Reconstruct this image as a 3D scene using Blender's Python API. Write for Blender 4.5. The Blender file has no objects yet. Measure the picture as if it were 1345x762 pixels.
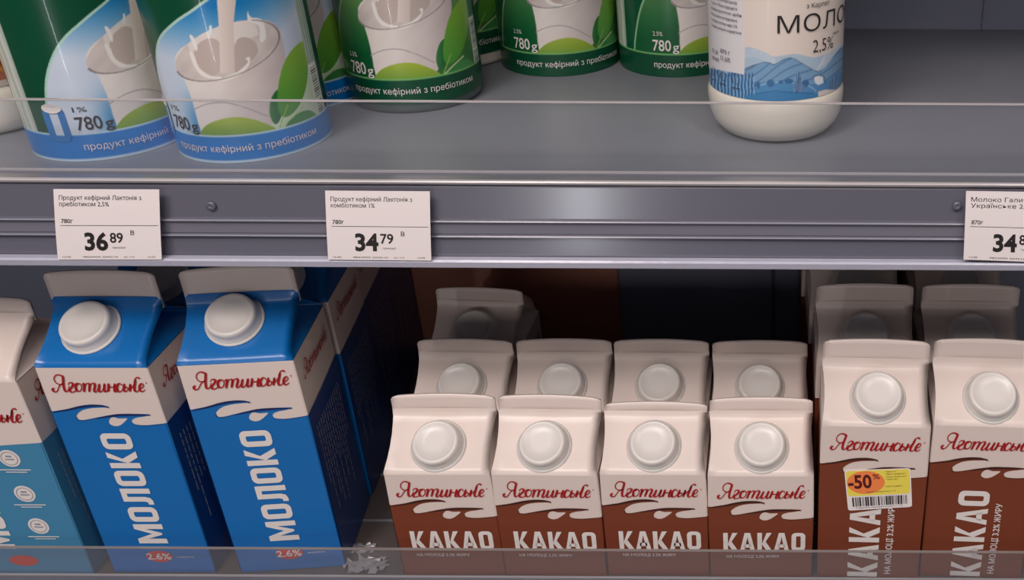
import bpy, bmesh, math, random
import numpy as np
from mathutils import Vector, Matrix
from mathutils.geometry import tessellate_polygon

# ------------------------------------------------------------------ camera
W, H, F = 1345.0, 762.0, 1394.0
CX, CY = 1020.0, 381.0
PITCH, ROLL = math.radians(28.9), math.radians(0.3)
CAMZ = 1.5
cam_d = bpy.data.cameras.new('camera'); cam = bpy.data.objects.new('camera', cam_d)
bpy.context.scene.collection.objects.link(cam)
cam_d.sensor_width = 36; cam_d.lens = 36 * F / W
cam_d.shift_x = (W / 2 - CX) / W; cam_d.shift_y = 0
cam_d.clip_start = 0.02
CAM_R = Matrix.Rotation(math.radians(90) - PITCH, 4, 'X') @ Matrix.Rotation(ROLL, 4, 'Z')
cam.matrix_world = Matrix.Translation((0, 0, CAMZ)) @ CAM_R
bpy.context.scene.camera = cam

# ------------------------------------------------------------------ world, lights, exposure
sc = bpy.context.scene
sc.view_settings.view_transform = 'Standard'; sc.view_settings.look = 'None'
sc.view_settings.exposure = 0.38; sc.view_settings.gamma = 1.0; sc.view_settings.use_curve_mapping = False
wd = bpy.data.worlds.new('world'); sc.world = wd; wd.use_nodes = True
wd.node_tree.nodes['Background'].inputs[0].default_value = (0.80, 0.84, 1.0, 1)
wd.node_tree.nodes['Background'].inputs[1].default_value = 0.07

def area(name, loc, target, sx, sy, power, col):
    l = bpy.data.lights.new(name, 'AREA'); l.shape = 'RECTANGLE'; l.size = sx; l.size_y = sy
    l.energy = power; l.color = col
    o = bpy.data.objects.new(name, l); sc.collection.objects.link(o)
    o.location = loc
    o.rotation_euler = (Vector(target) - Vector(loc)).to_track_quat('-Z', 'Y').to_euler()
    return o
# ceiling luminaires of the shop aisle, above and behind the photographer
area('ceiling_lamp', (-0.62, -0.50, 3.0), (-0.3, 0.6, 1.1), 0.35, 0.8, 8, (1.0, 0.90, 0.85))
area('ceiling_lamp', (0.75, -0.50, 3.0), (0.0, 0.6, 1.1), 0.35, 0.8, 6.5, (1.0, 0.90, 0.85))
area('ceiling_lamp', (-0.3, -5.0, 2.55), (-0.2, 0.9, 1.05), 4.0, 0.9, 30, (1.0, 0.91, 0.87))
area('ceiling_lamp', (-0.5, -0.98, 3.0), (-0.3, 0.6, 1.1), 1.8, 0.4, 22, (1.0, 0.91, 0.87))
# lit door edge of the cabinet across the aisle
area('opposite_cabinet_lamp', (-0.485, -1.5, 0.93), (-0.1, 0.53, 1.25), 0.05, 0.30, 1.3, (0.95, 0.95, 1.0))

# ------------------------------------------------------------------ pixel <-> world helpers (used to place real objects)
def ray(px, py):
    v = CAM_R @ Vector(((px - CX) / F, -(py - CY) / F, -1.0))
    return v
def at_y(px, py, Y):            # the point of pixel's ray on depth Y
    v = ray(px, py); k = Y / v.y
    return Vector((v.x * k, Y, CAMZ + v.z * k))
def at_z(px, py, Z):
    v = ray(px, py); k = (Z - CAMZ) / v.z
    return Vector((v.x * k, v.y * k, Z))
RinvN = np.array(CAM_R.inverted().to_3x3())
def project(P):                 # Nx3 world -> px, py
    q = (P - np.array([0, 0, CAMZ])) @ RinvN.T
    return CX + F * q[:, 0] / -q[:, 2], CY - F * q[:, 1] / -q[:, 2]

LOW, UP = CAMZ - 0.53, CAMZ - 0.229      # tops of the two shelves

# ------------------------------------------------------------------ materials
def srgb(r, g, b):
    def f(c):
        c /= 255.0
        return c / 12.92 if c <= 0.04045 else ((c + 0.055) / 1.055) ** 2.4
    return (f(r), f(g), f(b))
MATS = {}
def mat(name, col, rough=0.5, metal=0.0, bump=0.0, bscale=60.0, var=0.0, coat=0.0, spec=0.5, sss=0.0):
    if name in MATS: return MATS[name]
    m = bpy.data.materials.new(name); m.use_nodes = True
    nt = m.node_tree; b = nt.nodes['Principled BSDF']
    b.inputs['Base Color'].default_value = (*col, 1); b.inputs['Roughness'].default_value = rough
    b.inputs['Metallic'].default_value = metal; b.inputs['Coat Weight'].default_value = coat
    b.inputs['Coat Roughness'].default_value = 0.15
    b.inputs['Specular IOR Level'].default_value = spec
    if sss: b.inputs['Subsurface Weight'].default_value = sss; b.inputs['Subsurface Scale'].default_value = 0.004
    if bump or var:
        tc = nt.nodes.new('ShaderNodeTexCoord'); n = nt.nodes.new('ShaderNodeTexNoise')
        n.inputs['Scale'].default_value = bscale; n.inputs['Detail'].default_value = 4
        nt.links.new(tc.outputs['Object'], n.inputs['Vector'])
        if bump:
            bp = nt.nodes.new('ShaderNodeBump'); bp.inputs['Strength'].default_value = bump
            bp.inputs['Distance'].default_value = 0.002
            nt.links.new(n.outputs['Fac'], bp.inputs['Height']); nt.links.new(bp.outputs['Normal'], b.inputs['Normal'])
        if var:
            mx = nt.nodes.new('ShaderNodeMix'); mx.data_type = 'RGBA'
            mx.inputs[6].default_value = (*[c * (1 - var) for c in col], 1)
            mx.inputs[7].default_value = (*[min(1, c * (1 + var)) for c in col], 1)
            nt.links.new(n.outputs['Fac'], mx.inputs[0]); nt.links.new(mx.outputs[2], b.inputs['Base Color'])
    MATS[name] = m; return m
def painted(name, rough=0.3, coat=0.3):
    m = bpy.data.materials.new(name); m.use_nodes = True
    nt = m.node_tree; b = nt.nodes['Principled BSDF']
    a = nt.nodes.new('ShaderNodeAttribute'); a.attribute_name = 'print'
    nt.links.new(a.outputs['Color'], b.inputs['Base Color'])
    b.inputs['Roughness'].default_value = rough; b.inputs['Coat Weight'].default_value = coat
    return m
def acrylic(name, haze, hazecol):
    m = bpy.data.materials.new(name); m.use_nodes = True
    nt = m.node_tree; nt.nodes.clear()
    out = nt.nodes.new('ShaderNodeOutputMaterial')
    tr = nt.nodes.new('ShaderNodeBsdfTransparent'); tr.inputs[0].default_value = (0.97, 0.98, 0.99, 1)
    di = nt.nodes.new('ShaderNodeBsdfDiffuse'); di.inputs[0].default_value = (*hazecol, 1)
    gl = nt.nodes.new('ShaderNodeBsdfGlossy'); gl.inputs['Roughness'].default_value = 0.08
    fr = nt.nodes.new('ShaderNodeValue'); fr.outputs[0].default_value = 0.035
    m1 = nt.nodes.new('ShaderNodeMixShader'); m1.inputs[0].default_value = haze
    m2 = nt.nodes.new('ShaderNodeMixShader')
    nt.links.new(tr.outputs[0], m1.inputs[1]); nt.links.new(di.outputs[0], m1.inputs[2])
    nt.links.new(fr.outputs[0], m2.inputs[0]); nt.links.new(m1.outputs[0], m2.inputs[1]); nt.links.new(gl.outputs[0], m2.inputs[2])
    nt.links.new(m2.outputs[0], out.inputs[0])
    return m

PAPER = mat('white_carton_board', srgb(228, 212, 204), 0.38, coat=0.15, bump=0.05, bscale=25)
CAPM = mat('white_cap_plastic', srgb(228, 222, 217), 0.33, coat=0.1, sss=0.1)
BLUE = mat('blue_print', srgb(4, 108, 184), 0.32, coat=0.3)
BLUED = mat('dark_blue_print', srgb(22, 42, 96), 0.35)
SKY = mat('light_blue_print', srgb(66, 136, 176), 0.35, coat=0.2)
BROWN = mat('brown_print', srgb(122, 56, 32), 0.35, coat=0.2)
BROWND = mat('dark_brown_print', srgb(62, 26, 18), 0.35)
RED = mat('red_ink', srgb(168, 18, 26), 0.4)
REDBLOT = mat('red_oval_print', srgb(212, 62, 48), 0.4)
WHITEINK = mat('white_ink', srgb(232, 224, 220), 0.4)
GREYINK = mat('grey_ink', srgb(150, 150, 165), 0.4)
SHELFLOW = mat('dark_brown_grey_shelf_metal', srgb(92, 84, 82), 0.4, bump=0.03, bscale=18, var=0.15)  # darker, browner metal for the lower board
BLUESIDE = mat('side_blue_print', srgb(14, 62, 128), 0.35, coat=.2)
BLACKINK = mat('black_ink', srgb(38, 34, 34), 0.5)
TAGPAPER = mat('price_tag_paper', srgb(243, 233, 232), 0.6)
EDGED = mat('dull_acrylic_edge', srgb(140, 132, 130), 0.3, coat=0.3)
RIDGE = mat('rail_ridge_edge', srgb(140, 140, 154), 0.25, coat=0.4)
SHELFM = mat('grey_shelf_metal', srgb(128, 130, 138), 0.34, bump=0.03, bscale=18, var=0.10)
RAILM = mat('slate_rail_plastic', srgb(102, 101, 114), 0.22, coat=0.5, bump=0.05, bscale=14)
RAILL = mat('light_rail_edge', srgb(188, 188, 206), 0.25, coat=0.4, bump=0.25, bscale=90)
RAILMID = mat('rail_insert_strip', srgb(120, 119, 132), 0.22, coat=0.5, bump=0.05, bscale=14)
WALLM = mat('dark_slate_back_panel', srgb(136, 140, 160), 0.45)
WALLB = mat('dark_brown_back_panel', srgb(186, 124, 106), 0.6)
EDGEM = mat('bright_acrylic_edge', srgb(190, 184, 186), 0.2, coat=0.5)
LEDGE = mat('clear_strip_grey', srgb(120, 120, 126), 0.2, coat=0.5, bump=0.2, bscale=120)
ACR = acrylic('clear_acrylic', 0.05, (0.55, 0.55, 0.6))
ACR2 = acrylic('hazier_clear_acrylic', 0.10, (0.45, 0.43, 0.45))  # stronger greyish haze mixed into the lower guard sheet

# ------------------------------------------------------------------ object helpers
C = sc.collection
def obj(name, me, parent=None, kind=None):
    o = bpy.data.objects.new(name, me); C.objects.link(o)
    if parent: o.parent = parent
    if kind: o['kind'] = kind
    return o
def thing(name, label, cat, loc=(0, 0, 0), rz=0.0, group=None):
    o = bpy.data.objects.new(name, None); C.objects.link(o)
    o.empty_display_size = 0.02
    o.location = loc; o.rotation_euler = (0, 0, rz); o['label'] = label; o['category'] = cat
    if group: o['group'] = group
    return o
def mesh(name, verts, faces, mats, midx=None, smooth=False):
    me = bpy.data.meshes.new(name); me.from_pydata([tuple(v) for v in verts], [], faces)
    for m in (mats if isinstance(mats, (list, tuple)) else [mats]): me.materials.append(m)
    if midx is not None: me.polygons.foreach_set('material_index', midx)
    if smooth: me.polygons.foreach_set('use_smooth', [True] * len(me.polygons))
    me.update(); return me
def box(x0, x1, y0, y1, z0, z1, bev=0.0, m=None, name='box'):
    bm = bmesh.new(); bmesh.ops.create_cube(bm, size=1)
    for v in bm.verts:
        v.co = Vector(((x0 + x1) / 2 + v.co.x * (x1 - x0), (y0 + y1) / 2 + v.co.y * (y1 - y0), (z0 + z1) / 2 + v.co.z * (z1 - z0)))
    if bev: bmesh.ops.bevel(bm, geom=bm.edges[:], offset=bev, segments=2, affect='EDGES')
    me = bpy.data.meshes.new(name); bm.to_mesh(me); bm.free()
    if m: me.materials.append(m)
    return me
def lathe(name, prof, mats, n=64, smooth=True, midx=None, cap0=True, cap1=True):
    vs, fs, mi = [], [], []
    for r, z in prof:
        for k in range(n):
            a = 2 * math.pi * k / n
            vs.append((r * math.sin(a), -r * math.cos(a), z))
    for i in range(len(prof) - 1):
        for k in range(n):
            a, b = i * n + k, i * n + (k + 1) % n
            fs.append((a, b, b + n, a + n)); mi.append(midx[i] if midx else 0)
    if cap0: fs.append(tuple(reversed(range(n)))); mi.append(midx[0] if midx else 0)
    if cap1: fs.append(tuple(range((len(prof) - 1) * n, len(prof) * n))); mi.append(midx[-1] if midx else 0)
    me = mesh(name, vs, fs, mats, mi, smooth)
    if smooth:
        me.polygons[-1].use_smooth = False
    return me
def extrude_x(name, prof, x0, x1, m):        # closed profile (y,z) swept along x
    n = len(prof); vs = [(x0, y, z) for y, z in prof] + [(x1, y, z) for y, z in prof]
    fs = [(i, (i + 1) % n, n + (i + 1) % n, n + i) for i in range(n)]
    fs += [tuple(reversed(range(n))), tuple(range(n, 2 * n))]
    me = mesh(name, vs, fs, m)
    bm = bmesh.new(); bm.from_mesh(me); bmesh.ops.recalc_face_normals(bm, faces=bm.faces); bm.to_mesh(me); bm.free()
    return me

# ---- flat 2D artwork -> mesh
def smooth_poly(pts, closed=True, k=5):
    out = []; n = len(pts)
    rng = range(n) if closed else range(n - 1)
    for i in rng:
        g = (lambda j: pts[j % n]) if closed else (lambda j: pts[max(0, min(n - 1, j))])
        p0, p1, p2, p3 = g(i - 1), g(i), g(i + 1), g(i + 2)
        for s in range(k):
            t = s / k
            out.append(tuple(0.5 * ((2 * b) + (-a + c) * t + (2 * a - 5 * b + 4 * c - d) * t * t + (-a + 3 * b - 3 * c + d) * t ** 3)
                             for a, b, c, d in zip(p0, p1, p2, p3)))
    if not closed: out.append(tuple(pts[-1]))
    return out
class Art:
    def __init__(s): s.v, s.f = [], []
    def poly(s, loops):
        if isinstance(loops[0][0], (int, float)): loops = [loops]
        tris = tessellate_polygon([[Vector((x, y, 0)) for x, y in L] for L in loops])
        b = len(s.v); flat = [p for L in loops for p in L]; s.v += flat
        for t in tris:
            (x0, y0), (x1, y1), (x2, y2) = [flat[i] for i in t]
            ar = (x1 - x0) * (y2 - y0) - (x2 - x0) * (y1 - y0)
            if abs(ar) < 1e-14: continue
            s.f.append(tuple(b + i for i in (t if ar > 0 else t[::-1])))
        return s
    def quad(s, x0, y0, x1, y1): return s.poly([(x0, y0), (x1, y0), (x1, y1), (x0, y1)])
    def ribbon(s, pts, w, k=6, taper=True):
        P = smooth_poly(pts, False, k); n = len(P); b = len(s.v)
        for i, p in enumerate(P):
            q0, q1 = P[max(0, i - 1)], P[min(n - 1, i + 1)]
            dx, dy = q1[0] - q0[0], q1[1] - q0[1]; L = math.hypot(dx, dy) or 1
            # broad-nib pen: down strokes thicker than up strokes
            ww = (w(i / (n - 1)) if callable(w) else w * (0.42 + 0.58 * max(0, -dy / L)))
            if taper and not callable(w): ww *= min(1, 0.55 + 6 * min(i, n - 1 - i) / n)
            nx, ny = -dy / L * ww / 2, dx / L * ww / 2
            s.v += [(p[0] + nx, p[1] + ny), (p[0] - nx, p[1] - ny)]
        for i in range(n - 1):
            a = b + 2 * i; s.f.append((a + 1, a + 3, a + 2, a))
        return s
    def add(s, vf):
        b = len(s.v); s.v += vf[0]; s.f += [tuple(b + i for i in f) for f in vf[1]]; return s
    def xf(s, fn): s.v = [fn(*p) for p in s.v]; return s
    def place(s, x, y, sx=1.0, sy=None, rot=0.0):
        sy = sx if sy is None else sy; c, n = math.cos(rot), math.sin(rot)
        s.v = [(x + c * px * sx - n * py * sy, y + n * px * sx + c * py * sy) for px, py in s.v]; return s
    def mesh(s, name, fn, m): return mesh(name, [fn(*p) for p in s.v], s.f, m)
TXT = {}
def fill_outlines(V, E_, bold=0.0):
    """fill glyph outlines; overlapping contours are filled one by one, counters become holes"""
    nb = {}
    for a, b in E_: nb.setdefault(a, []).append(b); nb.setdefault(b, []).append(a)
    seen, loops = set(), []
    for st in sorted(nb):
        if st in seen: continue
        L, prev, cur = [st], None, st; seen.add(st)
        nxt = st + 1 if st + 1 in nb[st] else nb[st][0]
        while nxt not in seen:
            seen.add(nxt); L.append(nxt); prev, cur = cur, nxt
            c = [q for q in nb[cur] if q != prev and q not in seen]
            if not c: break
            nxt = c[0]
        P = []
        for i in L:
            p = V[i]
            if not P or math.hypot(p[0] - P[-1][0], p[1] - P[-1][1]) > 1e-5: P.append(p)
        if len(P) > 2: loops.append(P)
    area_ = lambda P: sum(P[i - 1][0] * P[i][1] - P[i][0] * P[i - 1][1] for i in range(len(P))) / 2
    def inside(p, P):
        r = False
        for i in range(len(P)):
            (x0, y0), (x1, y1) = P[i - 1], P[i]
            if (y0 > p[1]) != (y1 > p[1]) and p[0] < (x1 - x0) * (p[1] - y0) / (y1 - y0) + x0: r = not r
        return r
    if not loops: return [], []
    outs, holes = [], []
    for P in loops:
        c = [Q for Q in loops if Q is not P and abs(area_(Q)) > abs(area_(P)) and all(inside(p, Q) for p in P[::2])]
        q = min(c, key=lambda Q: abs(area_(Q))) if c else None
        (holes if q is not None and area_(q) * area_(P) < 0 else outs).append(P)
    def grow(P, d):
        if not d: return P
        d *= math.copysign(1, area_(P)); out = []
        for k in range(len(P)):
            a0, b0, c0 = P[k - 1], P[k], P[(k + 1) % len(P)]
            e0 = Vector((b0[0] - a0[0], b0[1] - a0[1])).normalized(); e1 = Vector((c0[0] - b0[0], c0[1] - b0[1])).normalized()
            n0, n1 = Vector((e0.y, -e0.x)), Vector((e1.y, -e1.x)); m_ = (n0 + n1)
            m_ = m_.normalized() * min(1.6, 1 / max(.4, m_.length / 2)) if m_.length > .2 else n0
            out.append((b0[0] + m_.x * d, b0[1] + m_.y * d))
        return out
    outs = [(P, grow(P, bold)) for P in outs]; holes = [(P, grow(P, -bold)) for P in holes]
    own = {i: [] for i in range(len(outs))}
    for h, hg in holes:
        c = [i for i in range(len(outs)) if all(inside(p, outs[i][0]) for p in h[::3])]
        if c: own[min(c, key=lambda i: abs(area_(outs[i][0])))].append(hg)
    a = Art()
    for i, (P, Pg) in enumerate(outs): a.poly([Pg] + own[i])
    return a.v, a.f
def text(string, width=None, height=None, bold=0.0, align=0.0, shear=0.0, spacing=1.0):
    """text as flat art; x starts at 0, baseline at 0, cap height 1 before scaling"""
    key = (string, bold, shear, spacing)
    if key not in TXT:
        cu = bpy.data.curves.new('t', 'FONT'); cu.body = string; cu.size = 1.0; cu.shear = shear
        cu.space_character = spacing; cu.resolution_u = 3; cu.fill_mode = 'NONE'
        o = bpy.data.objects.new('t', cu); C.objects.link(o)
        me = bpy.data.meshes.new_from_object(o)
        TXT[key] = fill_outlines([(v.co.x, v.co.y) for v in me.vertices], [tuple(e.vertices) for e in me.edges], bold)
        C.objects.unlink(o); bpy.data.objects.remove(o); bpy.data.curves.remove(cu); bpy.data.meshes.remove(me)
    v, f = TXT[key]
    xs = [p[0] for p in v]; ys = [p[1] for p in v]
    x0, x1, y0, y1 = min(xs), max(xs), min(ys), max(ys)
    cap = 0.72
    sx = width / (x1 - x0) if width else (height / cap)
    sy = height / cap if height else sx
    a = Art()
    a.v = [((x - x0) * sx - align * (x1 - x0) * sx, y * sy) for x, y in v]
    a.f = list(f)
    # keep faces facing +z
    for i, t in enumerate(a.f):
        (ax, ay), (bx, by), (cx, cy) = [a.v[j] for j in t[:3]]
        if (bx - ax) * (cy - ay) - (cx - ax) * (by - ay) < 0: a.f[i] = t[::-1]
    return a

# block capitals for the product names (height 1, condensed heavy)
def rrect(x0, y0, x1, y1, r, n=5):
    out = []
    for cx, cy, a0 in ((x1 - r, y1 - r, 0), (x0 + r, y1 - r, 90), (x0 + r, y0 + r, 180), (x1 - r, y0 + r, 270)):
        for i in range(n + 1):
            a = math.radians(a0 + 90 * i / n); out.append((cx + r * math.cos(a), cy + r * math.sin(a)))
    return out
def block(string, adv_gap=0.10):
    a = Art(); x = 0.0; S = 0.20
    def P(*pts): a.poly([(x + px, py) for px, py in pts])
    for ch in string:
        if ch == 'О':
            w = .60; a.poly([[(x + p, q) for p, q in rrect(0, 0, w, 1, .2)], [(x + p, q) for p, q in reversed(rrect(S, .19, w - S, .81, .05))]])
        elif ch == 'К':
            w = .62; P((0, 0), (S, 0), (S, 1), (0, 1)); P((S, .40), (.40, 1), (.62, 1), (.36, .52), (.64, 0), (.41, 0), (S, .36))
        elif ch == 'А':
            w = .66; P((0, 0), (.20, 0), (.33, .78), (.33, 1), (.21, 1)); P((.66, 0), (.46, 0), (.33, .78), (.33, 1), (.45, 1)); P((.16, .18), (.50, .18), (.47, .36), (.19, .36))
        elif ch == 'М':
            w = .80; P((0, 0), (S, 0), (S, .62), (.36, .1), (.44, .1), (.60, .62), (.60, 0), (.80, 0), (.80, 1), (.60, 1), (.40, .45), (.20, 1), (0, 1))
        elif ch == 'Л':
            w = .64; P((.44, 0), (.64, 0), (.64, 1), (.12, 1), (.12, .3), (.09, .19), (0, .19), (0, 0), (.14, 0), (.26, .06), (.31, .22), (.31, .81), (.44, .81))
        x += w + adv_gap
    a.v = [(p / (x - adv_gap), q) for p, q in a.v]      # total width 1, height 1
    return a
# handwritten brand word, stroke by stroke (traced pen paths)
SCRIPT = [
    [(172, 238), (152, 248), (150, 268), (172, 280), (200, 262), (228, 218), (262, 190), (292, 186)],
    [(292, 186), (245, 196), (208, 182), (194, 150), (208, 114), (244, 92), (292, 104), (296, 120), (288, 160), (278, 215), (280, 258), (298, 268), (322, 246), (338, 205)],
    [(330, 196), (350, 172), (376, 170), (386, 188), (368, 214), (340, 240), (336, 262), (356, 272), (392, 258), (412, 232)],
    [(452, 172), (424, 180), (406, 218), (412, 252), (434, 258), (462, 240), (474, 204), (466, 178), (446, 174), (430, 190)],
    [(482, 190), (498, 172), (510, 176), (504, 204), (486, 264)],
    [(498, 224), (530, 176), (556, 168), (566, 180), (560, 206), (542, 258)],
    [(554, 218), (586, 172), (614, 162), (624, 176), (616, 204), (602, 238), (608, 256), (630, 246), (650, 212)],
    [(676, 164), (662, 206), (654, 236), (662, 252), (684, 244), (712, 206), (732, 160)],
    [(734, 158), (720, 204), (714, 234), (722, 248), (742, 238), (758, 210)],
    [(778, 156), (766, 200), (752, 246)],
    [(764, 208), (790, 194), (824, 192), (838, 180)],
    [(846, 152), (832, 196), (824, 228), (832, 242), (852, 230), (866, 206)],
    [(916, 172), (914, 156), (892, 150), (866, 176), (856, 212), (868, 238), (894, 234), (920, 206)],
    [(950, 148), (934, 190), (928, 222), (942, 234), (968, 218), (976, 196), (962, 184), (940, 198)],
    [(976, 205), (996, 190), (1014, 150), (1002, 190), (990, 232)],
    [(1000, 204), (1040, 170), (1068, 120), (1084, 86), (1108, 74), (1132, 86)],
    [(1080, 92), (1062, 150), (1046, 200), (1052, 226), (1074, 226), (1094, 204)],
    [(1102, 194), (1134, 182), (1154, 156), (1146, 138), (1124, 146), (1104, 180), (1106, 212), (1128, 224), (1162, 200)],
]
def brand(width):               # width in metres, centred on 0, baseline 0
    a = Art()
    for st in SCRIPT:
        a.ribbon([(x, -(y + 0.054 * (x - 150))) for x, y in st], 27, k=4)
    c = Art().poly([(1190 + 7 * math.cos(t * math.pi / 4), -184 + 7 * math.sin(t * math.pi / 4)) for t in range(8)])
    a.add((c.v, c.f))
    s = width / 1015.0
    a.v = [((x - 668 + .12 * (y + 282)) * s, (y + 282) * s * 1.24) for x, y in a.v]
    return a

# ------------------------------------------------------------------ gable-top cartons
CW = 0.0695
def carton_body(name, Hh, rise, fin, roof_mat, fin_mat=None, sag=0.0, low_mat=None, low_z=.05, zr=.06, z0=.07):
    """box with rounded edges, curved roof slopes, tucked gussets and a sealed fin"""
    h = CW / 2; vs, fs, mi = [], [], []
    ring = []
    r = 0.0010
    for cx, cy, a0 in ((h - r, h - r, 0), (-h + r, h - r, 90), (-h + r, -h + r, 180), (h - r, -h + r, 270)):
        for i in range(4):
            a = math.radians(a0 + 30 * i); ring.append((cx + r * math.cos(a), cy + r * math.sin(a)))
    n = len(ring)
    zs = [0.0, 0.0015, low_z, zr, z0, Hh - .0015]
    for j, z in enumerate(zs):
        bul = 0.0006 * math.sin(math.pi * z / Hh) if 0 < j < 5 else 0
        k = 0.985 if j == 0 else 1.0
        for x, y in ring: vs.append((x * k + bul * (x / h) * (1 if abs(x) > h - r * .5 else 0), y * k, z))
    for j in range(len(zs) - 1):
        for i in range(n):
            a, b = j * n + i, j * n + (i + 1) % n
            fs.append((a, b, b + n, a + n)); mi.append(3 if j < 2 or (j == 2 and 7 <= i <= 15 and i != 11) or (j == 3 and 7 <= i < 11) else 0)
    fs.append(tuple(reversed(range(n)))); mi.append(0)
    # roof slopes: profile from the shoulder to the fin
    prof = [(0, -.0015), (.0004, .0004), (.0028, .0024), (.008, rise * .24), (.015, rise * .45), (.022, rise * .65), (.028, rise * .82), (.0318, rise * .93), (.0334, rise * 1.03), (.0338, rise + fin * .3)]
    for sgn in (-1, 1):
        nx = 10; base = len(vs)
        for (dy, dz) in prof:
            t = max(0, dz) / rise
            half = h - .0002 - .0016 * math.sin(math.pi * min(1, t))
            for i in range(nx + 1):
                u = -1 + 2 * i / nx
                crown = 0.0008 * (1 - u * u) * math.sin(math.pi * min(1, t)) * (-1)
                vs.append((u * half, sgn * (h - dy), Hh + dz + crown))
        for j in range(len(prof) - 1):
            for i in range(nx):
                a = base + j * (nx + 1) + i; q = (a, a + 1, a + nx + 2, a + nx + 1)
                fs.append(q if sgn < 0 else q[::-1]); mi.append(1)
        # gusset wings on both ends
        for ex in (-1, 1):
            col = [base + j * (nx + 1) + (nx if ex > 0 else 0) for j in range(len(prof))]
            vs.append((ex * (h - .019), 0.0, Hh + rise * .80)); c = len(vs) - 1
            for j in range(len(col) - 1):
                fs.append((col[j], c, col[j + 1])); mi.append(1)
            if sgn > 0:
                vs.append((ex * h, -h, Hh - .001)); vs.append((ex * h, h, Hh - .001))
                fs.append((c, len(vs) - 2, len(vs) - 1)); mi.append(1)
    # fin: two leaves sealed together, slightly arched top and bowed
    nx = 14; t = .0011; base = len(vs); H0 = Hh + rise * .95
    rows = [(H0, 0), (H0 + fin * .4, 1), (H0 + fin * .95, 1), (Hh + rise + fin, 2)]
    for sgn in (-1, 1):
        for z, kind in rows:
            for i in range(nx + 1):
                u = -1 + 2 * i / nx
                zz = z + (0.0013 * (1 - u * u) - sag * u if kind == 2 else 0)
                corner = .0012 if (kind == 2 and abs(u) > .99) else 0
                tt = t * (0.6 if kind == 2 else 1)
                vs.append((u * (h - .0004 - corner), sgn * tt + .0012 * (1 - u * u), zz - (corner * .6)))
    R = nx + 1; L = len(rows)
    for sgn in (0, 1):
        for j in range(L - 1):
            for i in range(nx):
                a = base + sgn * L * R + j * R + i; q = (a, a + 1, a + R + 1, a + R)
                fs.append(q if sgn == 0 else q[::-1]); mi.append(2)
    for i in range(nx):
        a = base + (L - 1) * R + i; b = a + L * R
        fs.append((a, a + 1, b + 1, b)); mi.append(2)
    for i in (0, nx):
        for j in range(L - 1):
            a = base + j * R + i; b = a + L * R
            fs.append((a, b, b + R, a + R)); mi.append(2)
    me = mesh(name, vs, fs, [PAPER, roof_mat, fin_mat or PAPER, low_mat or PAPER], mi)
    me.polygons.foreach_set('use_smooth', [m_ == 1 and len(p.vertices) == 4 or m_ == 2 for p, m_ in zip(me.polygons, mi)])
    me.update(); return me

CAP = lathe('cap', [(0.0168, 0), (.0168, .0012), (.0156, .0020), (.0154, .0062), (.0151, .0082), (.0143, .0094), (.0130, .0098), (.0126, .0094), (.006, .0093), (.0005, .0093)], CAPM, 56)
RING = lathe('spout_ring', [(.0178, -.0006), (.0180, .0008), (.0166, .0013)], CAPM, 48, cap1=False)
def cap_matrix(Hh, rise, dx, up=.53):
    ang = math.atan2(rise * .9, .031)
    y = -CW / 2 + .001 + .0335 * up; z = Hh + rise * up * .97 + .0008
    return Matrix.Translation((dx, y, z)) @ Matrix.Rotation(ang, 4, 'X')

E = 0.00018
bulge_front = 0.0
def front(x, z): return (x, -CW / 2 - E, z)
def side_r(y, z, e=E): return (CW / 2 + e + .0007, y, z)
def side_l(y, z, e=E): return (-CW / 2 - e - .0007, -y, z)
# the milk-wave contour common to all cartons, (fraction of width, mm below the left starting point)
WAVE_RAW = [(157, 485), (330, 457), (470, 425), (590, 410), (700, 411), (790, 434), (700, 441), (600, 447), (510, 466), (455, 500), (432, 540), (455, 574), (520, 580),
            (640, 556), (760, 533), (880, 517), (1010, 513), (1140, 513), (1246, 519), (1190, 540), (1110, 552), (1058, 570), (1046, 596), (1085, 630), (1190, 640), (1300, 632), (1424, 618)]
DROP_RAW = [(792, 596), (806, 562), (840, 549), (905, 563), (990, 563), (962, 604), (915, 642), (862, 650), (808, 630)]
def wv(x, y): return ((x - (157 + (y - 485) * .38)) / 1212.0, (y - 485) * .0687e-3)
def wave_art(z0, colmat_h):
    pts = smooth_poly([wv(*p) for p in WAVE_RAW], False, 5)
    top = [((min(1, max(0, u)) - .5) * (CW - .0003), z0 - v) for u, v in pts]
    drop = [((u - .5) * CW, z0 - v) for u, v in smooth_poly([wv(*p) for p in DROP_RAW], True, 4)]
    outer = [((-.5) * (CW - .0003), .001)] + [(.5 * (CW - .0003), .001)] + top[::-1]
    return Art().poly([outer, drop[::-1]]), top[-1][1]
def build_carton(name, label, kind, X, Yfront, rz=0.0, Hh=.18, rise=.023, fin=.019, capdx=0.0, sag=0.0, group=None, Z0=LOW, proto={}, cap_up=.42):
    """kind: milk / cacao_tall / cacao_small / light"""
    X_, Y_ = X, Yfront + CW / 2
    t = thing(name, label, 'carton', (X_, Y_, Z0), rz, group)
    key = (kind, round(Hh, 4), round(fin, 4), round(sag, 4))
    if key not in proto:
        proto[key] = carton_parts(kind, Hh, rise, fin, sag)
    for nm, me in proto[key]: obj(nm, me, t, 'stuff' if nm in ('side_small_print', 'small_lettering') else None)
    c = obj('cap', CAP, t); c.matrix_local = cap_matrix(Hh, rise, capdx, cap_up)
    rg = obj('spout_ring', RING, c)
    return t
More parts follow.
